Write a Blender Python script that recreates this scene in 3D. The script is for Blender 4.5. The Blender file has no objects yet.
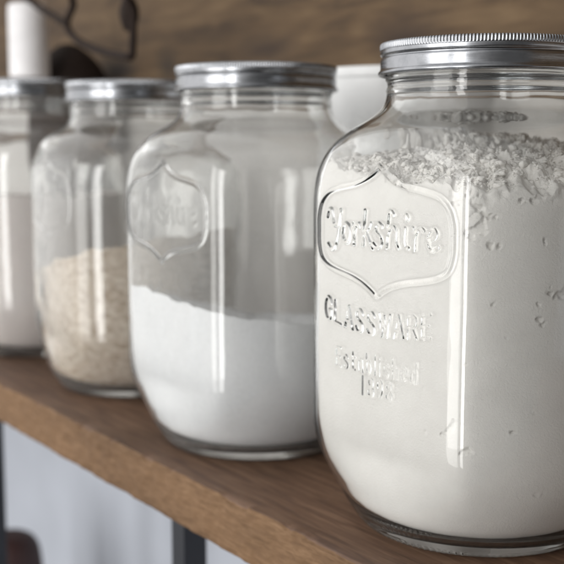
import bpy, math, random
import numpy as np
from mathutils import Vector, Matrix

random.seed(4)
rng = np.random.default_rng(7)
scene = bpy.context.scene
col = scene.collection
R = math.radians

# ------------------------------------------------------------------ helpers
def make_mesh(name, verts, faces, mat, smooth=True):
    me = bpy.data.meshes.new(name)
    verts = np.asarray(verts, dtype=np.float32)
    me.vertices.add(len(verts)); me.vertices.foreach_set('co', verts.ravel())
    if isinstance(faces, np.ndarray):
        n, k = faces.shape
        loops = faces.ravel().astype(np.int32); starts = np.arange(0, n*k, k, dtype=np.int32)
    else:
        loops = np.array([i for f in faces for i in f], dtype=np.int32)
        tot = [len(f) for f in faces]; n = len(tot)
        starts = np.concatenate([[0], np.cumsum(tot)[:-1]]).astype(np.int32)
    me.loops.add(len(loops)); me.loops.foreach_set('vertex_index', loops)
    me.polygons.add(n); me.polygons.foreach_set('loop_start', starts)
    me.update(calc_edges=True)
    me.polygons.foreach_set('use_smooth', np.full(n, smooth))
    me.validate()
    me.materials.append(mat)
    return me

def link(name, me, parent=None):
    o = bpy.data.objects.new(name, me); col.objects.link(o)
    if parent: o.parent = parent
    return o

def empty(name, loc, rz=0):
    o = bpy.data.objects.new(name, None); o.empty_display_size = .02
    o.location = loc; o.rotation_euler = (0, 0, rz); col.objects.link(o)
    return o

def tag(o, label, cat, group=None):
    o['label'] = label; o['category'] = cat
    if group: o['group'] = group
    return o

def grid_faces(rows, cols, wrap=True, base=0, flip=False):
    i = np.arange(rows-1)[:, None]; nc = cols if wrap else cols-1
    j = np.arange(nc)[None, :]; j2 = (j+1) % cols
    f = np.stack([i*cols+j, i*cols+j2, (i+1)*cols+j2, (i+1)*cols+j], -1).reshape(-1, 4)+base
    return f[:, ::-1] if flip else f

def catmull(pts, n=8, closed=False):
    P = np.asarray(pts, float)
    if len(P) < 3: return P
    if closed: Q = np.vstack([P[-1], P, P[0], P[1]])
    else: Q = np.vstack([2*P[0]-P[1], P, 2*P[-1]-P[-2]])
    out = []
    t = np.linspace(0, 1, n, endpoint=False)[:, None]
    for i in range(1, len(Q)-2):
        p0, p1, p2, p3 = Q[i-1:i+3]
        out.append(.5*((2*p1)+(-p0+p2)*t+(2*p0-5*p1+4*p2-p3)*t**2+(-p0+3*p1-3*p2+p3)*t**3))
    out.append(Q[-2][None]); return np.vstack(out)

def sstep(a, b, x):
    t = np.clip((x-a)/(b-a), 0, 1); return t*t*(3-2*t)

def vnoise(x, y, z, seed=0):
    x, y, z = np.broadcast_arrays(np.asarray(x, float), np.asarray(y, float), np.asarray(z, float))
    xi, yi, zi = np.floor(x).astype(np.int64), np.floor(y).astype(np.int64), np.floor(z).astype(np.int64)
    fx, fy, fz = x-xi, y-yi, z-zi
    fx, fy, fz = [f*f*f*(f*(f*6-15)+10) for f in (fx, fy, fz)]
    def h(i, j, k):
        v = (i*374761393+j*668265263+k*2147483647+seed*1274126177) & 0xffffffff
        v = ((v ^ (v >> 13))*1274126177) & 0xffffffff
        v = ((v ^ (v >> 16))*2246822519) & 0xffffffff
        return ((v ^ (v >> 15)) & 0xffff)/65535.0
    r = 0
    for a in (0, 1):
        for b in (0, 1):
            for c in (0, 1):
                r = r+h(xi+a, yi+b, zi+c)*(fx if a else 1-fx)*(fy if b else 1-fy)*(fz if c else 1-fz)
    return r*2-1

def fbm(x, y, z, o=4, seed=0):
    s, a, f = 0, 1., 1.
    for k in range(o):
        s = s+a*vnoise(x*f, y*f, z*f, seed+k); a *= .5; f *= 2.03
    return s

def box_mesh(name, x0, x1, y0, y1, z0, z1, mat, bev=.0015):
    import bmesh
    bm = bmesh.new(); bmesh.ops.create_cube(bm, size=1)
    for v in bm.verts:
        v.co = Vector((x0 if v.co.x < 0 else x1, y0 if v.co.y < 0 else y1, z0 if v.co.z < 0 else z1))
    if bev: bmesh.ops.bevel(bm, geom=bm.edges[:], offset=bev, segments=2, affect='EDGES', profile=.5)
    me = bpy.data.meshes.new(name); bm.to_mesh(me); bm.free(); me.materials.append(mat)
    return me

def lathe(name, prof, mat, seg=96, smooth=True, rfun=None):
    P = np.asarray(prof, float); th = np.linspace(0, 2*np.pi, seg, endpoint=False)
    r = P[:, 0][:, None]*np.ones(seg); z = P[:, 1][:, None]*np.ones(seg)
    if rfun: r, z = rfun(r, z, th[None, :])
    V = np.stack([r*np.cos(th), r*np.sin(th), z], -1).reshape(-1, 3)
    return make_mesh(name, V, grid_faces(len(P), seg), mat, smooth)

def tube(name, pts, rad, mat, seg=14):
    P = np.asarray(pts, float); n = len(P); rad = np.broadcast_to(rad, n)
    T = np.gradient(P, axis=0); T /= np.linalg.norm(T, axis=1)[:, None]
    up = np.array([.1, 1, .05]); V = []
    a = np.linspace(0, 2*np.pi, seg, endpoint=False)
    for p, t, r in zip(P, T, rad):
        u = np.cross(t, up); u /= np.linalg.norm(u); w = np.cross(t, u)
        V.append(p+r*(np.cos(a)[:, None]*u+np.sin(a)[:, None]*w))
    V = np.vstack(V); f = grid_faces(n, seg).tolist()
    f += [list(range(seg))[::-1], list(range((n-1)*seg, n*seg))]
    return make_mesh(name, V, f, mat)

# ------------------------------------------------------------------ materials
def mat(name):
    m = bpy.data.materials.new(name); m.use_nodes = True
    nt = m.node_tree; b = nt.nodes['Principled BSDF']
    return m, nt, b

def N(nt, t, **kw):
    n = nt.nodes.new(t)
    for k, v in kw.items():
        if k in n.inputs: n.inputs[k].default_value = v
        else: setattr(n, k, v)
    return n

def ramp(nt, stops):
    r = nt.nodes.new('ShaderNodeValToRGB'); e = r.color_ramp.elements
    while len(e) < len(stops): e.new(.5)
    for el, (p, c) in zip(e, stops): el.position = p; el.color = (*c, 1)
    return r

def coords(nt, scale=(1, 1, 1), loc=(0, 0, 0)):
    tc = nt.nodes.new('ShaderNodeTexCoord'); mp = nt.nodes.new('ShaderNodeMapping')
    mp.inputs['Scale'].default_value = scale; mp.inputs['Location'].default_value = loc
    nt.links.new(tc.outputs['Object'], mp.inputs['Vector']); return mp

# clear glass, with a thin uneven film of powder dust and smudges
def glass(name, f0, f1):
    m = bpy.data.materials.new(name); m.use_nodes = True; nt = m.node_tree; nt.nodes.remove(nt.nodes['Principled BSDF'])
    g = N(nt, 'ShaderNodeBsdfGlass', Roughness=0.0, IOR=1.5); g.inputs['Color'].default_value = (.99, .993, .99, 1)
    d = nt.nodes.new('ShaderNodeBsdfDiffuse'); d.inputs['Color'].default_value = (.82, .82, .81, 1)
    mp = coords(nt, (1, 1, .55)); n1 = N(nt, 'ShaderNodeTexNoise', Scale=28., Detail=5, Roughness=.6, Distortion=.8); nt.links.new(mp.outputs[0], n1.inputs['Vector'])
    n2 = N(nt, 'ShaderNodeTexNoise', Scale=900., Detail=2); nt.links.new(mp.outputs[0], n2.inputs['Vector'])
    a = N(nt, 'ShaderNodeMapRange'); a.inputs['From Min'].default_value = .3; a.inputs['From Max'].default_value = .75
    a.inputs['To Min'].default_value = f0; a.inputs['To Max'].default_value = f1; nt.links.new(n1.outputs['Fac'], a.inputs['Value'])
    b = N(nt, 'ShaderNodeMapRange'); b.inputs['From Min'].default_value = .35; b.inputs['From Max'].default_value = .7
    b.inputs['To Min'].default_value = .6; b.inputs['To Max'].default_value = 1.4; nt.links.new(n2.outputs['Fac'], b.inputs['Value'])
    mu = N(nt, 'ShaderNodeMath', operation='MULTIPLY'); nt.links.new(a.outputs[0], mu.inputs[0]); nt.links.new(b.outputs[0], mu.inputs[1])
    mx = nt.nodes.new('ShaderNodeMixShader'); nt.links.new(mu.outputs[0], mx.inputs[0]); nt.links.new(g.outputs[0], mx.inputs[1]); nt.links.new(d.outputs[0], mx.inputs[2])
    nt.links.new(mx.outputs[0], nt.nodes['Material Output'].inputs['Surface']); return m
M_glass = glass('clear_glass', 0.0, .012); M_glass_dusty = glass('dusty_glass', .02, .065)

# lid metal
M_lid, nt, b = mat('zinc_lid_metal')
b.inputs['Metallic'].default_value = 1; b.inputs['Base Color'].default_value = (.42, .43, .45, 1)
mp = coords(nt, (60, 60, 900)); n1 = N(nt, 'ShaderNodeTexNoise', Scale=1.0, Detail=4)
nt.links.new(mp.outputs[0], n1.inputs['Vector'])
n3 = N(nt, 'ShaderNodeTexNoise', Scale=45., Detail=6, Roughness=.7); mp3 = coords(nt); nt.links.new(mp3.outputs[0], n3.inputs['Vector'])
r3 = ramp(nt, [(.35, (.24, .25, .265)), (.6, (.36, .37, .39))]); nt.links.new(n3.outputs['Fac'], r3.inputs['Fac']); nt.links.new(r3.outputs[0], b.inputs['Base Color'])
rr = ramp(nt, [(.3, (.17, .17, .17)), (.75, (.30, .30, .30))]); nt.links.new(n1.outputs['Fac'], rr.inputs['Fac'])
nt.links.new(rr.outputs['Color'], b.inputs['Roughness'])
bp = N(nt, 'ShaderNodeBump', Strength=.12, Distance=.0004); nt.links.new(n1.outputs['Fac'], bp.inputs['Height']); nt.links.new(bp.outputs[0], b.inputs['Normal'])

def powder(name, c1, c2, scale, bump, dist, rough=.9):
    m, nt, b = mat(name)
    mp = coords(nt); n1 = N(nt, 'ShaderNodeTexNoise', Scale=scale, Detail=6, Roughness=.65)
    nt.links.new(mp.outputs[0], n1.inputs['Vector'])
    r_ = ramp(nt, [(.3, c1), (.7, c2)]); nt.links.new(n1.outputs['Fac'], r_.inputs['Fac'])
    nt.links.new(r_.outputs['Color'], b.inputs['Base Color'])
    n2 = N(nt, 'ShaderNodeTexNoise', Scale=900., Detail=4, Roughness=.7)
    nt.links.new(mp.outputs[0], n2.inputs['Vector'])
    bp = N(nt, 'ShaderNodeBump', Strength=bump, Distance=dist)
    nt.links.new(n2.outputs['Fac'], bp.inputs['Height']); nt.links.new(bp.outputs[0], b.inputs['Normal'])
    b.inputs['Roughness'].default_value = rough; b.inputs['Specular IOR Level'].default_value = .1
    return m
M_flour = powder('flour_powder', (.785, .765, .735), (.86, .84, .812), 42, .5, .0008)
M_sugar = powder('sugar_grains', (.84, .85, .87), (.89, .895, .91), 40, .2, .0004)
M_pink = powder('pale_pink_powder', (.85, .775, .745), (.89, .83, .805), 45, .25, .0005)

M_oat, nt, b = mat('rolled_oats')
mp = coords(nt, (1, 1, 1.7)); vo = N(nt, 'ShaderNodeTexVoronoi', Scale=205.)
nt.links.new(mp.outputs[0], vo.inputs['Vector'])
sp = N(nt, 'ShaderNodeSeparateColor'); nt.links.new(vo.outputs['Color'], sp.inputs[0])
r_ = ramp(nt, [(0, (.46, .35, .25)), (.3, (.66, .555, .445)), (1, (.78, .69, .585))]); nt.links.new(sp.outputs[0], r_.inputs['Fac'])
dk = ramp(nt, [(.35, (1, 1, 1)), (.8, (.70, .64, .57))]); nt.links.new(vo.outputs['Distance'], dk.inputs['Fac'])
mx = N(nt, 'ShaderNodeMix', data_type='RGBA', blend_type='MULTIPLY'); mx.inputs[0].default_value = .5
nt.links.new(r_.outputs[0], mx.inputs[6]); nt.links.new(dk.outputs[0], mx.inputs[7]); nt.links.new(mx.outputs[2], b.inputs['Base Color'])
bp = N(nt, 'ShaderNodeBump', Strength=.5, Distance=.0008, invert=True); nt.links.new(vo.outputs['Distance'], bp.inputs['Height']); nt.links.new(bp.outputs[0], b.inputs['Normal'])
b.inputs['Roughness'].default_value = .85

def wood(name, dark, mid, light, scale, rough, bump, stretch=(1.2, 14, 14), patches=None, dist=.0008):
    m, nt, b = mat(name)
    mp = coords(nt, stretch); n0 = N(nt, 'ShaderNodeTexNoise', Scale=scale, Detail=8, Roughness=.6, Distortion=.6)
    nt.links.new(mp.outputs[0], n0.inputs['Vector'])
    r_ = ramp(nt, [(.28, dark), (.5, mid), (.74, light)]); nt.links.new(n0.outputs['Fac'], r_.inputs['Fac'])
    mp2 = coords(nt, (2.2, 5, 5), (3, 1, 2)); n2 = N(nt, 'ShaderNodeTexNoise', Scale=3., Detail=3)
    nt.links.new(mp2.outputs[0], n2.inputs['Vector'])
    r2 = ramp(nt, [(.35, (.6, .58, .55)), (.65, (1, 1, 1))]); nt.links.new(n2.outputs['Fac'], r2.inputs['Fac'])
    mx = N(nt, 'ShaderNodeMix', data_type='RGBA', blend_type='MULTIPLY'); mx.inputs[0].default_value = .75
    nt.links.new(r_.outputs[0], mx.inputs[6]); nt.links.new(r2.outputs[0], mx.inputs[7])
    last = mx.outputs[2]
    for (px, pz, sx, sz, c) in (patches or []):        # soft-edged dark patches at set spots on the boards
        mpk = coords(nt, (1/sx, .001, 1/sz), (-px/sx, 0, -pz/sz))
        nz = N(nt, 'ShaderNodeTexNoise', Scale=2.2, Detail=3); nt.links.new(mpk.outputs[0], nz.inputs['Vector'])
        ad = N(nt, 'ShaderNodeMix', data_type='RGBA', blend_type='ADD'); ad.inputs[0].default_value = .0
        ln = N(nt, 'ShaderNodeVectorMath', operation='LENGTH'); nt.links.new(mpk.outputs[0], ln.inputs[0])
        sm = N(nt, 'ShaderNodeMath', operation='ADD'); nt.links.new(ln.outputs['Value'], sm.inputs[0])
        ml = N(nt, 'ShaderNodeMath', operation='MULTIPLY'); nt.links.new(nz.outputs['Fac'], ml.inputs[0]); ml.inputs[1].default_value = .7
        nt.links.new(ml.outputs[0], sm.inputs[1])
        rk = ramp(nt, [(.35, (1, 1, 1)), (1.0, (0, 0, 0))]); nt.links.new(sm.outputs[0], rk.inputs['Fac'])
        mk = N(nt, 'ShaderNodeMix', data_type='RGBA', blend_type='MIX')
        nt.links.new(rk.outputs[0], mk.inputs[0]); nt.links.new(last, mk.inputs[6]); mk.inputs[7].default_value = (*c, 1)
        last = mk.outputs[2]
    nt.links.new(last, b.inputs['Base Color'])
    bp = N(nt, 'ShaderNodeBump', Strength=bump, Distance=dist); nt.links.new(n0.outputs['Fac'], bp.inputs['Height']); nt.links.new(bp.outputs[0], b.inputs['Normal'])
    b.inputs['Roughness'].default_value = rough
    return m

def plain(name, c, rough=.6, metal=0, noise=None, spec=.5):
    m, nt, b = mat(name)
    b.inputs['Roughness'].default_value = rough; b.inputs['Metallic'].default_value = metal
    b.inputs['Specular IOR Level'].default_value = spec
    mp = coords(nt); n1 = N(nt, 'ShaderNodeTexNoise', Scale=noise or 25., Detail=5)
    nt.links.new(mp.outputs[0], n1.inputs['Vector'])
    r_ = ramp(nt, [(.3, tuple(v*.88 for v in c)), (.7, tuple(min(1, v*1.07) for v in c))])
    nt.links.new(n1.outputs['Fac'], r_.inputs['Fac']); nt.links.new(r_.outputs[0], b.inputs['Base Color'])
    bp = N(nt, 'ShaderNodeBump', Strength=.15, Distance=.001); nt.links.new(n1.outputs['Fac'], bp.inputs['Height']); nt.links.new(bp.outputs[0], b.inputs['Normal'])
    return m

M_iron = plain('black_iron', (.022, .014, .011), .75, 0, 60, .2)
M_post = plain('dark_steel', (.035, .038, .046), .45, .3, 40)
M_candle = plain('candle_wax', (.86, .85, .86), .5, 0, 30)
M_enamel = plain('white_enamel', (.86, .87, .87), .3, 0, 12)
M_clay = plain('dark_red_clay', (.045, .018, .016), .6, 0, 20)
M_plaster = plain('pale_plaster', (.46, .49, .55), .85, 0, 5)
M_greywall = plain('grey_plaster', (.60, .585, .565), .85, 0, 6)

# ------------------------------------------------------------------ camera
CAM = Vector((.3879, -.4041, .19736)); YAW = math.atan2(.8140, .5808); PITCH = .12658; FPX = 1056.68
cam = bpy.data.cameras.new('camera'); camo = bpy.data.objects.new('camera', cam); col.objects.link(camo)
camo.location = CAM; camo.rotation_euler = (math.pi/2-PITCH, 0, YAW)
cam.sensor_width = 36; cam.lens = FPX/564*36; cam.clip_start = .01; cam.clip_end = 100
cam.dof.use_dof = True; cam.dof.focus_distance = .476; cam.dof.aperture_fstop = 10; cam.dof.aperture_blades = 0
scene.camera = camo
CM = camo.rotation_euler.to_matrix()
def at(px, py, Y):
    """the point on the vertical plane y=Y seen at photo pixel (px,py)"""
    d = CM @ Vector(((px-282)/FPX, (282-py)/FPX, -1)); t = (Y-CAM.y)/d.y
    return CAM+d*t

# ------------------------------------------------------------------ jar shape
RC = .0872
OUT = [(0, .006), (.03, .0055), (.05, .003), (.0555, .0008), (.0585, .0003), (.0615, .0012), (.0655, .006), (.0705, .014), (.0765, .0245),
       (.082, .035), (.0855, .0445), (.0870, .055), (.0872, .07), (.0872, .10), (.0872, .135), (.0872, .165), (.0867, .1775), (.0840, .1885), (.0775, .1990),
       (.0675, .2068), (.0575, .2122), (.0518, .2168), (.0498, .222), (.0496, .2275), (.0496, .235), (.0496, .2465)]
INN = [(0, .0088), (.03, .0085), (.05, .0078), (.0570, .0082), (.0637, .0115), (.0696, .0185), (.0752, .0280), (.0801, .0385), (.0831, .0468), (.0843, .056),
       (.0845, .07), (.0845, .10), (.0845, .135), (.0845, .165), (.0840, .1765), (.0812, .1860), (.0742, .1958), (.0645, .2033), (.0548, .2088), (.0482, .2142),
       (.0464, .221), (.0461, .2275), (.0461, .235), (.0461, .2465)]

_ph = np.linspace(0, np.pi, 721)
def _section():
    c, s = np.cos(_ph), np.sin(_ph)
    r = np.full_like(_ph, RC)
    for k, (a, q) in ((1, (.0752, .62)), ):
        # label face  y = a - u^2/q   (r cos = a - r^2 sin^2/q)
        cc, s2 = c, s*s/q
        with np.errstate(divide='ignore', invalid='ignore'):
            rf = np.where(s2 > 1e-9, (-cc+np.sqrt(cc*cc+4*s2*a))/(2*s2), a/np.maximum(cc, 1e-6))
        rf = np.where(cc > .1, rf, 1.)
        kk = .0010
        rf = np.minimum(rf, RC+.02)
        r = -kk*np.log(np.exp(-(rf-RC)/kk)+1)+RC
    return r
_SEC = _section()/RC
def section(phi, z):
    """horizontal section of the jar relative to its round profile: a flattened label face"""
    p = np.abs((phi+np.pi) % (2*np.pi)-np.pi)
    s = np.interp(p, _ph, _SEC)
    w = sstep(.012, .05, z)*(1-sstep(.184, .206, z))
    return 1+(s-1)*w

# embossed writing: strokes in millimetres on the label face
def strokes():
    S = []   # (polyline mm, radius mm, height mm)
    y0 = 150.5
    yk = [[(-37, 12.5), (-36, 15.6), (-33.8, 15.8), (-32.8, 12.5), (-31.8, 9), (-29.8, 8.6), (-27.8, 11), (-26.2, 16)],
          [(-26.2, 16), (-27.3, 9), (-29, 2), (-31, -2.6), (-34, -3.8), (-36.6, -1.6)],
          [(-21.8, 9.8), (-24, 8), (-24.6, 4), (-22.6, .6), (-20, 1), (-18.6, 4.6), (-19.3, 8.4), (-21.8, 9.8)],
          [(-16.6, 9.8), (-16, 5), (-16, 0)], [(-16, 5), (-14.6, 8.6), (-12.2, 10), (-11, 8.6)],
          [(-8.2, 16.6), (-9, 8), (-9.3, 0)], [(-9.1, 4.6), (-6, 7.6), (-3.6, 10.6)], [(-7.2, 6.6), (-5, 2.6), (-2.6, -1.2)],
          [(4, 9.6), (1.5, 11), (-.8, 9), (.6, 6.3), (3, 4.3), (3.6, 1.6), (1.2, -.8), (-1.8, 1)],
          [(11.2, 15.6), (9.8, 17), (8, 16.2), (7.2, 8), (6.9, 0)], [(7, 5), (9, 8.8), (11.4, 9.8), (12.9, 7.5), (12.9, 3), (14.2, .2)],
          [(18.4, 9.6), (17.9, 4), (18.8, .6), (20.6, .5)],
          [(20.3, 14.5), (19, 15.9), (17.7, 14.5), (19, 13.1), (20.3, 14.5)],
          [(23.3, 9.9), (24, 5), (24, 0)], [(24, 5), (25.6, 8.6), (28, 10), (29.8, 8.7)],
          [(31.6, 5), (35, 5.6), (36.6, 7.6), (35.2, 10.1), (32.8, 9.5), (31.2, 6), (31.8, 2), (34.2, 0), (37.6, 1.9)]]
    for s in yk:
        p = catmull(s, 6); p[:, 1] += y0; S.append((p, .98, 1.2))
    G = {'G': [([(.95, .78), (.72, .98), (.32, 1), (.04, .7), (.04, .3), (.3, .0), (.72, .02), (.95, .25)], 1), ([(.95, .25), (.95, .45), (.6, .45)], 0)],
         'L': [([(0, 1), (0, 0), (.85, 0)], 0)], 'A': [([(0, 0), (.5, 1), (1, 0)], 0), ([(.18, .34), (.82, .34)], 0)],
         'S': [([(.9, .82), (.6, 1), (.2, .93), (.1, .72), (.35, .54), (.7, .42), (.92, .22), (.7, .02), (.3, 0), (.06, .18)], 1)],
         'W': [([(0, 1), (.25, 0), (.5, .92), (.75, 0), (1, 1)], 0)],
         'R': [([(0, 0), (0, 1), (.6, 1), (.82, .9), (.88, .75), (.82, .6), (.6, .5), (0, .5)], 0), ([(.45, .5), (.92, 0)], 0)],
         'E': [([(.85, 1), (0, 1), (0, 0), (.85, 0)], 0), ([(0, .52), (.7, .52)], 0)],
         's': [([(.85, .56), (.5, .68), (.15, .6), (.2, .42), (.6, .3), (.85, .15), (.5, 0), (.1, .1)], 1)],
         't': [([(.4, .92), (.4, .14), (.55, .01), (.8, .03)], 0), ([(.05, .66), (.8, .66)], 0)],
         'a': [([(.8, .4), (.6, .65), (.25, .62), (.08, .33), (.25, .03), (.6, .02), (.8, .3)], 1), ([(.8, .66), (.8, 0)], 0)],
         'b': [([(.1, 1), (.1, 0)], 0), ([(.1, .35), (.3, .64), (.65, .62), (.85, .33), (.65, .03), (.3, .02), (.1, .3)], 1)],
         'd': [([(.8, 1), (.8, 0)], 0), ([(.8, .4), (.6, .65), (.25, .62), (.08, .33), (.25, .03), (.6, .02), (.8, .3)], 1)],
         'l': [([(.45, 1), (.45, 0)], 0)], 'i': [([(.45, .66), (.45, 0)], 0), ([(.45, .88), (.45, .9)], 0)],
         'h': [([(.1, 1), (.1, 0)], 0), ([(.1, .4), (.35, .65), (.7, .58), (.8, .35), (.8, 0)], 1)],
         'e': [([(.1, .35), (.85, .38), (.72, .62), (.35, .66), (.08, .35), (.3, .02), (.8, .1)], 1)],
         '1': [([(.2, .8), (.5, 1), (.5, 0)], 0)],
         '8': [([(.5, .53), (.2, .66), (.2, .9), (.5, 1), (.8, .9), (.8, .66), (.5, .53), (.12, .36), (.14, .1), (.5, 0), (.86, .1), (.88, .36), (.5, .53)], 1)],
         '9': [([(.82, .68), (.6, .46), (.25, .52), (.14, .76), (.32, .98), (.65, .97), (.84, .72), (.78, .35), (.5, .04), (.2, .06)], 1)]}
    def write(txt, u0, u1, h, base, wfrac, rad, hh, narrow='il1'):
        wts = [.55 if ch in narrow else 1.15 if ch == 'W' else 1 for ch in txt]; tot = sum(wts); x = u0
        for ch, w in zip(txt, wts):
            pitch = (u1-u0)*w/tot; ww = pitch*wfrac
            for pl, sm in G[ch]:
                p = np.array(pl, float)
                if sm: p = catmull(p, 5)
                uu = x+(pitch-ww)/2+p[:, 0]*ww
                S.append((np.stack([uu, base(uu)+p[:, 1]*h], -1), rad, hh))
            x += pitch
    write('GLASSWARE', -40.2, 36, 10.8, lambda u: 107.3+4.0*(u/38)**2, .72, .68, .95)
    write('Established', -30, 27.5, 9.6, lambda u: 87.6+0*u, .74, .54, .6)
    write('1898', -12, 12.5, 9.0, lambda u: 76.6+0*u, .76, .58, .65, '')
    half = [(0, 188.6), (4, 185.2), (9, 182), (16, 179.4), (26, 177.4), (33, 175), (38, 170), (40.2, 163), (40.4, 157), (40.2, 149), (38, 142), (33, 138.2),
            (26, 136.2), (16, 134.2), (9, 131.8), (4, 129), (0, 126)]
    h = catmull(half, 6)*[1.13, 1]
    S.append((h, 1.15, 1.25)); S.append((h*[-1, 1], 1.15, 1.25))
    return S

def emboss(u, z, relief, shield):
    """height (m) of the raised writing at label coordinates u, z (arrays, m)"""
    H = np.zeros_like(u); U, Z = u*1000, z*1000
    for p, rad, hh in strokes():
        hh = hh*(relief if rad < 1 else shield)
        fall = .60 if rad > .5 else .40
        ext = rad+fall+.3
        if rad > 1: fall = .9; ext = rad+1.2
        lo, hi = p.min(0)-ext, p.max(0)+ext
        m = (U > lo[0]) & (U < hi[0]) & (Z > lo[1]) & (Z < hi[1])
        if not m.any(): continue
        q = np.stack([U[m], Z[m]], -1); d = np.full(len(q), 1e9)
        for a, b_ in zip(p[:-1], p[1:]):
            e = b_-a; L = max(e@e, 1e-9); t = np.clip(((q-a)@e)/L, 0, 1)
            d = np.minimum(d, np.hypot(*(q-a-t[:, None]*e).T))
        H[m] = np.maximum(H[m], hh*(1-sstep(rad-fall, rad+fall, d)))
    return H/1000

def _dense(pts, step=.00035):
    P = catmull(pts, 24); d = np.concatenate([[0], np.cumsum(np.hypot(*np.diff(P, axis=0).T))])
    t = np.linspace(0, d[-1], int(d[-1]/step)); return np.stack([np.interp(t, d, P[:, 0]), np.interp(t, d, P[:, 1])], -1)
def _smooth(P, sig, z0):
    k = np.exp(-.5*(np.arange(-3*sig, 3*sig+1)/sig)**2); k /= k.sum(); n = len(k)//2
    E = np.vstack([2*P[0]-P[n:0:-1], P, 2*P[-1]-P[-2:-n-2:-1]])
    S = np.stack([np.convolve(E[:, i], k, 'valid') for i in (0, 1)], -1)
    w = sstep(z0, z0+.01, P[:, 1])[:, None]; return P*(1-w)+S*w
_PO = _smooth(_dense(OUT), 11, .012)
# the inner wall runs parallel to the outer one, so the shoulder does not act as a prism
_k = np.argmax((_PO[:, 0] > .07) & (_PO[:, 1] > .052)); _T = np.gradient(_PO, axis=0); _T /= np.linalg.norm(_T, axis=1)[:, None]
_th = .0028+.0006*sstep(.20, .235, _PO[:, 1])
_off = _PO-np.stack([_T[:, 1], -_T[:, 0]], -1)*_th[:, None]
_low = _dense(INN[:14])
_low = _low[(_low[:, 1] < .042)]
_PI = np.vstack([_low, _off[_k:][_off[_k:][:, 1] > .056]])
_PI = _dense(_PI); _j = np.argmax(_PI[:, 1] > .125)
_PI = np.vstack([_smooth(_PI[:_j], 22, .016), _PI[_j:]])
_PI = _smooth(np.vstack([_PI, [[_off[-1, 0], .2465]]]), 9, .10)
def profile(pts, seg=None):
    return _PO if pts is OUT else _PI

def prof_at_z(pts, zs, zmin):
    P = profile(pts); P = P[np.argmax(P[:, 1] >= zmin):] if zmin else P
    return np.interp(zs, P[:, 1], P[:, 0])

def build_glass(relief=1.0, shield=1.0, m_glass=None):
    # columns: fine across the label face
    fine = np.arange(-38, 38.01, .2); coarse = np.arange(39.4, 320.7, 1.45)
    phi = np.radians(np.concatenate([fine, coarse])); nc = len(phi)
    P = profile(OUT)
    low = P[P[:, 1] <= .066]; k = np.argmax(np.cumsum(np.diff(P[:, 1], prepend=0) > 0) > 0)
    # underside + heel rows, body rows (fine at the writing), shoulder + neck rows
    i0 = np.argmax((P[:, 0] > .06) & (P[:, 1] > .066))
    body_z = np.arange(.0665, .1945, .0003)
    zz = P[i0-2:, 1]; rr_ = P[i0-2:, 0]
    body_r = np.interp(body_z, zz, rr_)
    i1 = np.argmax((P[:, 1] > .1946))
    rows = np.vstack([P[1:i0][::2], np.stack([body_r, body_z], -1), P[i1:][::2], P[-1:]])
    r = rows[:, 0][:, None]; z = rows[:, 1][:, None]*np.ones(nc)
    ph = phi[None, :]
    rr2 = r*section(ph*np.ones_like(z), z)
    under = (1-sstep(.0, .0075, z))*sstep(.02, .03, rr2)
    z = z+.00045*np.sin(rr2*2*np.pi/.0032)*under*(rr2 < .0575)+.0003*under*np.abs(np.sin(ph*60))*(rr2 < .064)
    # neck rings and screw thread
    rr2 = rr2+.0011*np.exp(-((z-.2318)/.0011)**2)+.0006*np.exp(-((z-.2262)/.0012)**2)
    # slight waviness of pressed glass
    X0, Y0 = np.sin(ph)*np.ones_like(z), np.cos(ph)*np.ones_like(z)
    wob = vnoise(X0*3.1, Y0*3.1, z*38, 5)*.00022+vnoise(X0*8, Y0*8, z*85, 9)*.00010
    rr2 = rr2+wob*sstep(.01, .03, z)*(1-sstep(.225, .235, z))
    u = rr2*np.sin(ph)
    front = (np.abs((ph+np.pi) % (2*np.pi)-np.pi) < R(37)) & (z > .07) & (z < .196)
    e = np.zeros_like(z); e[front] = emboss(u[front], z[front], relief, shield)
    rr2 = rr2+e
    # moulded seam opposite the label corner
    V1 = np.stack([rr2*np.sin(ph), -rr2*np.cos(ph), z], -1).reshape(-1, 3)
    F1 = grid_faces(len(rows), nc).tolist()
    c0 = len(V1); V1 = np.vstack([V1, [[0, 0, .006]]])
    F1 += [[c0, (j+1) % nc, j] for j in range(nc)]
    # inner surface
    n2 = 320; ph2 = np.linspace(-np.pi, np.pi, n2, endpoint=False)[None, :]
    Q = profile(INN)[1:][::2]; r = Q[:, 0][:, None]; z = Q[:, 1][:, None]*np.ones(n2)
    rin = inner_r(r, z, ph2)
    b0 = len(V1)
    V2 = np.stack([rin*np.sin(ph2), -rin*np.cos(ph2), z], -1).reshape(-1, 3)
    F2 = grid_faces(len(Q), n2, base=b0, flip=True).tolist()
    V = np.vstack([V1, V2, [[0, 0, .0088]]]); cc = len(V)-1
    F2 += [[cc, b0+j, b0+(j+1) % n2] for j in range(n2)]
    # lip: a ring joining outer and inner edges (hidden in the lid)
    o_last = (len(rows)-1)*nc; i_last = b0+(len(Q)-1)*n2
    zl = .2480; b1 = len(V)
    a = np.linspace(-np.pi, np.pi, n2, endpoint=False)
    L = [np.stack([q*np.sin(a), -q*np.cos(a), np.full(n2, h)], -1) for q, h in ((.0496, .2465), (.0490, .2478), (.0478, .2482), (.0466, .2478), (.0461, .2465))]
    V = np.vstack([V]+L); F3 = grid_faces(5, n2, base=b1).tolist()
    return make_mesh('glass_body', V, F1+F2+F3, m_glass or M_glass)

def inner_r(r, z, ph):
    s = section(ph*np.ones_like(z), z)
    wob = vnoise(np.sin(ph)*2.3, np.cos(ph)*2.3, z*24, 31)*.00022
    return r*s+wob*sstep(.012, .03, z)*(1-sstep(.21, .225, z))

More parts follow.
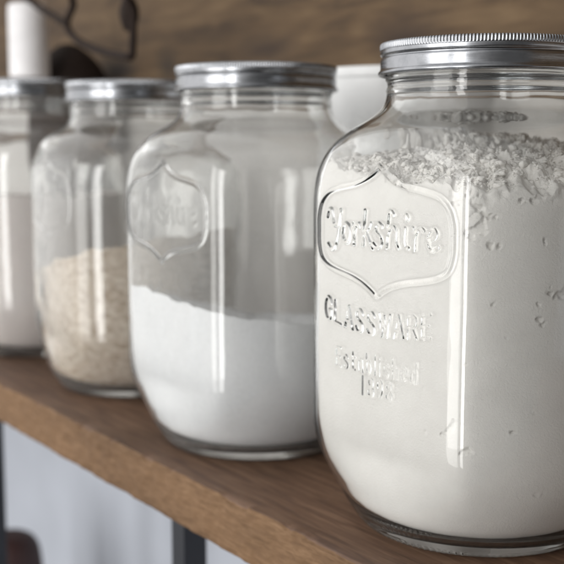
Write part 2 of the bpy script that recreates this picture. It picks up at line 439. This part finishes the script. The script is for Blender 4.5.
def level_fun(ctrl):
    """contact level around the jar: ctrl = [(view angle deg from the camera side, + = viewer's right), z]"""
    a = np.array([c[0] for c in ctrl]+[ctrl[0][0]+360.]); v = np.array([c[1] for c in ctrl]+[ctrl[0][1]])
    aa = np.linspace(a[0], a[0]+360, 73); vv = np.interp(aa, a, v)
    k = np.ones(9)/9; vs = np.convolve(np.concatenate([vv[-9:-1], vv, vv[1:9]]), k, 'same')[8:-8]
    return lambda deg: np.interp((deg-a[0]) % 360+a[0], aa, vs)

def build_content(name, jarx, rz, ctrl, mat_, lump, fine, dip, seed, pits=0., n=640, rings=170, crumbs=0):
    """powder filling the jar: follows the inside of the glass, its top a lumpy surface"""
    lev = level_fun(ctrl)
    camdir = math.degrees(math.atan2(CAM.x-jarx, -(CAM.y)))        # angle from -Y towards +X
    ph = np.linspace(-np.pi, np.pi, n, endpoint=False)
    world = np.degrees(ph+rz)                                       # angle from -Y towards +X
    view = world-camdir                                             # + = viewer's right
    sx, sy = np.sin(ph), -np.cos(ph)
    L = lev(view)+fbm(sx*6, sy*6, 0, 4, seed)*lump*.5+fbm(sx*22, sy*22, 1, 2, seed+3)*fine*.6
    P = profile(INN); P = P[1:]
    k = np.argmax((P[:, 0] > .055) & (P[:, 1] > .0079)); zf = P[k:, 1]; rf = P[k:, 0]
    bot = P[:k][::8]
    m = 260
    t = np.linspace(0, 1, m)[:, None]
    z = zf[0]+(L[None, :]-zf[0])*t
    r = np.interp(z, zf, rf)
    rin = inner_r(r, z, ph[None, :])-.00018
    if pits:
        d = fbm(sx[None, :]*13+5, sy[None, :]*13, z*150, 4, seed+11)
        big = fbm(sx[None, :]*3+2, sy[None, :]*3, z*30, 2, seed+17)
        rin = rin-.0020*sstep(.82, 1.05, d+.35*big)*pits*sstep(.03, .06, z)*(.0+sstep(-35, 15, view)[None, :])
        rin = rin-.0011*sstep(L[None, :]-.007, L[None, :]-.0005, z)*sstep(.0, .7, fbm(sx[None, :]*15, sy[None, :]*15, z*170, 2, seed+21))
    rows_b = np.stack([np.stack([q*section(ph, np.full(n, h))*np.sin(ph), -q*section(ph, np.full(n, h))*np.cos(ph), np.full(n, h+.0002)], -1) for q, h in bot])
    side = np.stack([rin*np.sin(ph), -rin*np.cos(ph), z], -1)
    # top: rings inwards
    s = np.linspace(1, 0, rings+1)[1:-1][:, None]
    edge = rin[-1][None, :]; edge_xy = np.stack([rin[-1]*np.sin(ph), rin[-1]*np.cos(ph)], -1)
    rt = edge*s; xt, yt = rt*np.sin(ph), -rt*np.cos(ph)
    # smooth level field: harmonic-ish extension of the contact level
    a0 = L.mean(); c1 = 2*(L*np.cos(ph)).mean(); s1 = 2*(L*np.sin(ph)).mean()
    plane = a0+(c1*np.cos(ph)+s1*np.sin(ph))*s
    resid = (L-(a0+c1*np.cos(ph)+s1*np.sin(ph)))[None, :]
    f1 = fbm(xt*140, yt*140, 3, 3, seed+5); f2 = fbm(xt*420, yt*420, 7, 3, seed+6)
    b1 = np.abs(vnoise(xt*150+9, yt*150, 2, seed+8)); b2 = np.abs(vnoise(xt*330, yt*330, 5, seed+9)); b3 = np.abs(vnoise(xt*700, yt*700, 8, seed+10))
    clump = (b1*1.0+b2*.55+b3*.28)-.55
    win = 1-s**14
    zt = plane+resid*s**2.5+dip*-1*(1-s**2)+win*(lump*f1*.45+fine*.25*f2+fine*.75*clump)
    top = np.stack([xt, yt, zt], -1)
    V = np.concatenate([rows_b.reshape(-1, 3), side.reshape(-1, 3), top.reshape(-1, 3)])
    rows = len(bot)+m+len(s)
    crumbs_v, crumbs_f = [], []
    if crumbs:
        import bmesh
        sh = []
        for sub in (2, 3):
            bm = bmesh.new(); bmesh.ops.create_icosphere(bm, subdivisions=sub, radius=1)
            bm.verts.ensure_lookup_table()
            sh.append((np.array([v.co[:] for v in bm.verts]), np.array([[v.index for v in f.verts] for f in bm.faces]))); bm.free()
        g = np.random.default_rng(seed); off = len(V)+2; made = 0
        top_in = top[:, :, :]
        while made < crumbs:
            i = int((g.random()**.8)*len(s)); i = min(i, len(s)-2); jx = int(g.integers(n))
            if g.random() > (s[i, 0]+.02): continue
            c_ = top_in[i, jx]
            dens = fbm(c_[0]*55, c_[1]*55, 4, 2, seed+31)
            if dens < -.25 and g.random() < .8: continue
            q = g.random(); rad = .00035+.0006*q if g.random() < .84 else .0010+.0013*q**2
            if np.hypot(c_[0], c_[1])+rad*1.25 > np.hypot(*edge_xy[jx])-.0004: continue
            base_v, base_f = sh[1 if rad > .0012 else 0]
            k = base_v*(1+.36*fbm(base_v[:, 0]*1.5+made, base_v[:, 1]*1.5, base_v[:, 2]*1.5, 2, seed+40))[:, None]
            k = k*(rad*np.array([1, 1, .8])*(.8+.4*g.random(3)))
            crumbs_v.append(k+c_+[0, 0, rad*.25]); crumbs_f.append(base_f+off); off += len(k); made += 1
    F = grid_faces(rows, n).tolist()
    c0 = len(V); V = np.vstack([V, [[0, 0, .0090]], [[0, 0, float(zt[-1].mean())]]]+crumbs_v)
    F += [[c0, (j+1) % n, j] for j in range(n)]
    for cf in crumbs_f: F += cf.tolist()
    lb = (rows-1)*n; F += [[c0+1, lb+j, lb+(j+1) % n] for j in range(n)]
    return make_mesh(name, V, F, mat_)

def build_lid():
    # skirt, bead, curled lip and top panel of the pressed metal screw lid
    o = [(.0515, .2346), (.0522, .2338), (.0533, .2336), (.0541, .2342), (.0543, .2350), (.0539, .2358), (.0533, .2364), (.0531, .2374), (.0531, .2395),
         (.0531, .2412), (.0529, .2420), (.0524, .2425), (.0523, .2430), (.0526, .2436), (.0531, .2442), (.0532, .2450), (.0532, .2461)]
    top = [(.0516, .2490), (.0500, .2492), (.0480, .2490), (.0474, .2484), (.0466, .2482), (.030, .2483), (.001, .2484)]
    inn = [(.001, .2474), (.030, .2473), (.0505, .2474), (.0512, .2465), (.0514, .2400), (.0515, .2346)]
    A = lathe('lid', catmull(o, 4), M_lid, 256)
    B = catmull([(.0532, .2461), (.0531, .2466)]+top, 4)
    prof = np.vstack([catmull(o, 4), [[.0528, .2464], [.0520, .2480]], catmull(top, 4), inn])
    return lathe('lid', prof, M_lid, 256)

def build_knurl():
    n = 200; seg = n*8
    pr = [(.0524, .2458), (.0531, .2460), (.05335, .2466), (.0535, .2474), (.0535, .2486), (.0533, .2494), (.0528, .2499), (.0521, .2499), (.0515, .2495), (.0512, .2488), (.0514, .2478), (.0524, .2458)]
    P = catmull(pr, 3)
    def rf(r, z, th):
        w = sstep(.2462, .2472, z)*sstep(.0518, .0526, r)
        k = np.abs(np.sin(th*n/2))
        return r-.00055*w*(1-k**.7), z-.0002*w*(1-k)
    return lathe('knurled_rim', P, M_lid, seg, True, rf)

ME_glass = build_glass(1.0, .85); ME_glass_soft = build_glass(.10, .75, M_glass_dusty); ME_glass_faint = build_glass(.05, .2, M_glass_dusty); ME_lid = build_lid(); ME_knurl = build_knurl()
TURN = R(3.3)
JY = {0.0: 0, -.2: -.0057, -.4: .0064, -.6: .004}
JARS = [(0.0, TURN, 1.0, 'tall clear jar with raised lettering, largest and nearest, filled with flour under its metal lid'),
        (-.2, TURN-R(.6), 1.0, 'clear jar with embossed shield, less than half full of smooth white sugar'),
        (-.4, TURN-R(8), 1.0, 'blurred clear jar half full of beige oats between two other jars'),
        (-.6, TURN, 1.045, 'farthest jar, cut by the left edge of the photo, holding pale pink powder')]
for x, rz, sz, lab in JARS:
    j = empty('glass_jar', (x, JY[x], 0), rz); j.scale = (1, 1, sz)
    tag(j, lab, 'jar', 'glass storage jars lined up along the shelf')
    link('glass_body', ME_glass if x == 0 else ME_glass_soft if x == -.2 else ME_glass_faint, j); l = link('lid', ME_lid, j); link('knurled_rim', ME_knurl, l)
    l.rotation_euler.z = random.uniform(0, 6)

def content(name, i, label, cat, *a, **k):
    x, rz, sz, _ = JARS[i]
    me = build_content(name, x, rz, *a, **k); o = link(name, me); o.location = (x, JY[x], 0); o.rotation_euler.z = rz; o.scale = (1, 1, sz)
    tag(o, label, cat); return o
content('flour', 0, 'white flour with a crumbly grey top, packed inside the nearest lettered jar', 'flour',
        [(-180, .205), (-135, .203), (-90, .1915), (-60, .186), (-40, .1835), (-20, .1815), (0, .1795), (30, .179), (60, .182), (90, .192), (135, .2015)],
        M_flour, .0060, .0026, -.009, 3, pits=1., n=900, rings=260, crumbs=6000)
content('sugar', 1, 'smooth bright white sugar with a sloping top in the second nearest jar', 'sugar',
        [(-180, .070), (-130, .092), (-90, .1075), (-60, .106), (-35, .103), (-10, .0965), (15, .0915), (45, .0895), (90, .086), (135, .076)],
        M_sugar, .0022, .00025, .02, 23)
content('oats', 2, 'beige flaky oats filling the lower half of the blurred jar', 'oats',
        [(-180, .095), (-130, .09), (-90, .094), (-60, .107), (-35, .117), (-10, .124), (20, .131), (60, .133), (90, .130), (135, .11)],
        M_oat, .004, .0016, .012, 41)
content('pink_powder', 3, 'pale pinkish powder inside the farthest jar at left edge', 'powder',
        [(-180, .140), (-90, .146), (0, .147), (90, .147)], M_pink, .002, .0006, .008, 57)

# ------------------------------------------------------------------ shelf
Y_EDGE = -.0925; TH = .033; WALL_Y = .24
M_shelf_top = wood('dark_stained_board', (.075, .038, .022), (.155, .085, .050), (.235, .142, .09), 9., .62, .5, (2.2, 26, 26))
M_shelf_edge = wood('sawn_board_edge', (.135, .072, .032), (.19, .106, .050), (.26, .155, .082), 10., .8, .8, (7, 30, 45), dist=.0012)
def build_board():
    xs = np.arange(-2.2, .62, .0012); nx = len(xs)
    # cross-section (y,z) from the back top, over the front edge, to the back bottom
    sec = [(WALL_Y-.003, 0)]+[(y, 0) for y in np.linspace(.2, Y_EDGE+.02, 12)]
    sec += [(Y_EDGE+d, 0) for d in (.014, .010, .007, .005, .0035, .0025, .0017)]
    sec += [(Y_EDGE+.0010, -.0002), (Y_EDGE+.0004, -.0007), (Y_EDGE, -.0014)]
    nfront = len(sec)
    sec += [(Y_EDGE, -d) for d in np.linspace(.003, TH-.002, 18)]+[(Y_EDGE+.0008, -TH+.0006), (Y_EDGE+.002, -TH), (WALL_Y-.003, -TH)]
    sec = np.array(sec); ns = len(sec)
    Y = sec[:, 0][None, :]*np.ones((nx, 1)); Z = sec[:, 1][None, :]*np.ones((nx, 1)); X = xs[:, None]*np.ones((1, ns))
    near = np.exp(-np.abs(Y-Y_EDGE)/.004)
    # uneven sawn front and worn, chipped upper arris
    Y = Y+near*(fbm(X*7, 0, Z*20, 2, 2)*.0006+fbm(X*120, 1, Z*160, 3, 4)*.00062)
    chip = sstep(.25, .8, fbm(X*55, 3, 0, 3, 8))*np.exp(-np.abs(Z+.0004)/.002)*np.exp(-np.abs(sec[:, 0][None, :]-Y_EDGE)/.003)
    Z = Z-chip*.0034; Y = Y+chip*.0018
    chipb = sstep(.2, .8, fbm(X*30, 7, 0, 3, 18))*np.exp(-np.abs(Z+TH)/.003)*np.exp(-np.abs(sec[:, 0][None, :]-Y_EDGE)/.004)
    Y = Y+chipb*.0005; Z = Z+chipb*.0004
    V = np.stack([X, Y, Z], -1).reshape(-1, 3)
    F = grid_faces(nx, ns, wrap=False)
    F = F[:, ::-1]
    Fl = F.tolist(); Fl.append([i for i in range(ns)]); Fl.append([(nx-1)*ns+i for i in range(ns)][::-1])
    me = make_mesh('board', V, Fl, M_shelf_top)
    me.materials.append(M_shelf_edge)
    mi = np.zeros(len(me.polygons), dtype=np.int32)
    jj = (np.arange((nx-1)*(ns-1)) % (ns-1)); mi[:len(jj)] = np.where(jj >= nfront-3, 1, 0)
    me.polygons.foreach_set('material_index', mi)
    return me
shelf = empty('wooden_shelf', (0, 0, 0)); tag(shelf, 'thick rough brown wooden shelf board carrying the glass jars', 'shelf')
link('board', build_board(), shelf)
for px, w in ((189, .0185), (-6, .024)):
    p = at(px, 535, -.02)
    me = box_mesh('bracket', p.x-w/2, p.x+w/2, -.055, WALL_Y-.004, -.60, -TH-.0006, M_post, .001)
    # upright steel bracket: post in front, back strip on the wall
    me = box_mesh('bracket', p.x-w/2, p.x+w/2, -.03, -.01, -.70, -TH-.0006, M_post, .001)
    link('bracket', me, shelf)

# ------------------------------------------------------------------ walls
def wall_sheet(name, x0, x1, z0, z1, y, m, t=.05):
    o = link(name, box_mesh(name, x0, x1, y, y+t, z0, z1, m, 0)); o['kind'] = 'structure'; return o
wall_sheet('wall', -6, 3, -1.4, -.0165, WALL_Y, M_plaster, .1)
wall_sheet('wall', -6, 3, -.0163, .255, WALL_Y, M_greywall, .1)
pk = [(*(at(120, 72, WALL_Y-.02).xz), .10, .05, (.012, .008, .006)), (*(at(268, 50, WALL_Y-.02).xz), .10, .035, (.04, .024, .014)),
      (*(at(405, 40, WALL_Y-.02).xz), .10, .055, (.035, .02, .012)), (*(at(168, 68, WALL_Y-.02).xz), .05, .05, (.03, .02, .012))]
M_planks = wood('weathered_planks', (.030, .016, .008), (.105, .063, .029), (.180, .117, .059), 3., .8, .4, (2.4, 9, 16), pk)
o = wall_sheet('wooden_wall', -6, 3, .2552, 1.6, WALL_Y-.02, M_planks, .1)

# ------------------------------------------------------------------ things behind the jars
YC = .10
base = at(27.5, 79, YC); topc = at(27.5, 3, YC); wl = at(8, 40, YC); wr = at(47, 40, YC)
crad = 19.5/FPX*((base-CAM) @ (CM @ Vector((0, 0, -1))))
ch = topc.z-base.z
prof = catmull([(.0005, 0), (crad*.85, 0), (crad*.97, .002), (crad, .006), (crad, ch*.5), (crad*.99, ch-.008), (crad*.9, ch-.002), (crad*.6, ch-.001), (crad*.3, ch-.003), (.0005, ch-.004)], 5)
cme = lathe('candle', prof, M_candle, 64)
cnd = empty('candle', (base.x+.0075, YC, base.z)); tag(cnd, 'white pillar candle behind the farthest jar at top left', 'candle')
link('wax', cme, cnd)
link('wick', tube('wick', [(0, 0, ch-.006), (.0005, 0, ch+.003), (.0015, 0, ch+.008)], .0008, M_iron, 8), cnd)

sc = empty('iron_sconce', (base.x, WALL_Y-.02, base.z)); tag(sc, 'black wrought iron wall bracket with curling arms beside the candle', 'wall bracket')
def loc(px, py, Y): p = at(px, py, Y); return (p.x-base.x, p.y-(WALL_Y-.02), p.z-base.z)
YA = YC-.034
arms = [[(20, -14), (34, 3), (50, 14), (66, 24)], [(78, -14), (73, 6), (67, 22), (71, 34), (84, 44), (104, 52), (131, 57)], [(131, -14), (133, 12), (133, 35), (132, 57)]]
for a in arms:
    pts = [loc(x, y, YA) for x, y in a]
    q = pts[0]; pts = [(q[0]-.01, -.0005, q[2]+.05), (q[0]-.008, q[1]*.5, q[2]+.045)]+pts
    p3 = catmull(pts, 8)
    link('arm', tube('arm', p3, .0037, M_iron), sc)
kn = loc(129, 14, YA)
kb = link('knob', lathe('knob', catmull([(.0005, -.013), (.005, -.011), (.0085, -.003), (.0085, .004), (.005, .011), (.0005, .013)], 5), M_iron, 32), sc)
kb.location = kn; kb.scale = (1.05, 1.05, 1.25)
link('cup', lathe('cup', catmull([(.0005, -.008), (.012, -.007), (.02, -.003), (.024, -.001), (.024, .0), (.018, -.0005), (.0005, -.0006)], 4), M_iron, 48), sc).location = (0, YC-(WALL_Y-.02), 0)
link('stem', tube('stem', [(0, YC-(WALL_Y-.02), -.006), (-.02, YC-(WALL_Y-.02)+.005, -.02), (-.08, -.06, -.028), (-.10, -.0005, -.03)], .004, M_iron), sc)
# dark rounded form behind the jars
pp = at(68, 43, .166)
form_r = .05; ph_ = pp.z-.002
form = lathe('dark_form', catmull([(.0005, .0), (form_r*.8, .0), (form_r*.95, .01), (form_r*1.0, ph_*.4), (form_r, ph_*.82), (form_r*.9, ph_*.89), (form_r*.66, ph_*.945), (form_r*.35, ph_*.985), (form_r*.15, ph_), (.0005, ph_)], 5), M_iron, 64)
po = link('dark_form', form); po.location = (pp.x, .166, .0004); tag(po, 'dark blurred rounded form behind the jars, right of the candle', 'form')
# white canister between the two nearest jars
cl = at(350, 66, .095); cr_ = at(394, 66, .12)
crd = .055; ct = cl.z
cc = at(362, 100, .12)
can = empty('white_canister', (cc.x, .12+.03, .0004)); tag(can, 'plain white canister standing behind the two nearest jars', 'canister')
link('body', lathe('body', catmull([(.0005, 0), (crd*.9, 0), (crd*.98, .004), (crd, .012), (crd, ct*.5), (crd, ct-.012), (crd*.985, ct-.008)], 5), M_enamel, 96), can)
link('cover', lathe('cover', catmull([(crd*.96, ct-.0085), (crd*1.012, ct-.008), (crd*1.016, ct-.004), (crd*1.0, ct-.001), (crd*.9, ct), (.0005, ct+.0005)], 5), M_enamel, 96), can)
# dark red vessel under the shelf
rp = at(8, 545, .08)
rd = .046
rv = lathe('red_clay_vessel', catmull([(.0005, -.3), (rd*.7, -.3), (rd, -.2), (rd*1.05, -.1), (rd*.95, -.03), (rd*.8, -.008), (rd*.5, 0), (.0005, .001)], 5), M_clay, 64)
ro = link('red_clay_vessel', rv); tp = at(7, 535, .08); ro.location = (tp.x, .08, tp.z); tag(ro, 'dark red rounded vessel under the shelf at lower left corner', 'vessel')

# ------------------------------------------------------------------ light
w = bpy.data.worlds.new('World'); scene.world = w; w.use_nodes = True
nt = w.node_tree; bg = nt.nodes['Background']
# soft daylit room: brighter towards the windowed side, dim behind the viewer's right
tc = nt.nodes.new('ShaderNodeTexCoord'); dp = N(nt, 'ShaderNodeVectorMath', operation='DOT_PRODUCT')
dp.inputs[1].default_value = Vector((-.62, -.74, .26)).normalized(); nt.links.new(tc.outputs['Generated'], dp.inputs[0])
mr = N(nt, 'ShaderNodeMapRange', interpolation_type='SMOOTHERSTEP'); mr.inputs['From Min'].default_value = -.25; mr.inputs['From Max'].default_value = 1.05
mr.inputs['To Min'].default_value = .10; mr.inputs['To Max'].default_value = 1.02
nt.links.new(dp.outputs['Value'], mr.inputs['Value']); sz_ = N(nt, 'ShaderNodeSeparateXYZ'); nt.links.new(tc.outputs['Generated'], sz_.inputs[0])
fl = N(nt, 'ShaderNodeMapRange', interpolation_type='SMOOTHSTEP'); fl.inputs['From Min'].default_value = -.45; fl.inputs['From Max'].default_value = .02
fl.inputs['To Min'].default_value = .16; fl.inputs['To Max'].default_value = 1.06; nt.links.new(sz_.outputs['Z'], fl.inputs['Value'])   # the dark floor of the room
mm = N(nt, 'ShaderNodeMath', operation='MULTIPLY'); nt.links.new(mr.outputs[0], mm.inputs[0]); nt.links.new(fl.outputs[0], mm.inputs[1])
nt.links.new(mm.outputs[0], bg.inputs[1]); bg.inputs[0].default_value = (1.0, .985, .97, 1)
def area(name, loc_, target, sx, sy, L, c):
    d = bpy.data.lights.new(name, 'AREA'); d.shape = 'RECTANGLE'; d.size = sx; d.size_y = sy; d.energy = L*math.pi*sx*sy; d.color = c
    o = bpy.data.objects.new(name, d); col.objects.link(o); o.location = loc_
    o.rotation_euler = (Vector(target)-Vector(loc_)).to_track_quat('-Z', 'Y').to_euler(); return o
area('window_light', (-.35, -3.1, .25), (-.3, 0, .25), 1.25, 3.4, 2.6, (1.0, .985, .96))
area('side_window_light', (1.0, -3.0, .25), (-.2, 0, .25), .48, 3.4, 5.8, (1.0, .99, .975))

scene.view_settings.view_transform = 'Standard'; scene.view_settings.look = 'None'; scene.view_settings.exposure = .42; scene.view_settings.gamma = 1
scene.render.engine = 'CYCLES'
c = scene.cycles
c.max_bounces = 24; c.transmission_bounces = 20; c.glossy_bounces = 8; c.diffuse_bounces = 5; c.transparent_max_bounces = 8
c.caustics_reflective = True; c.caustics_refractive = True; c.blur_glossy = .6
c.use_denoising = True; c.denoiser = 'OPENIMAGEDENOISE'; c.denoising_input_passes = 'RGB_ALBEDO_NORMAL'; c.denoising_prefilter = 'ACCURATE'
c.sample_clamp_indirect = 12
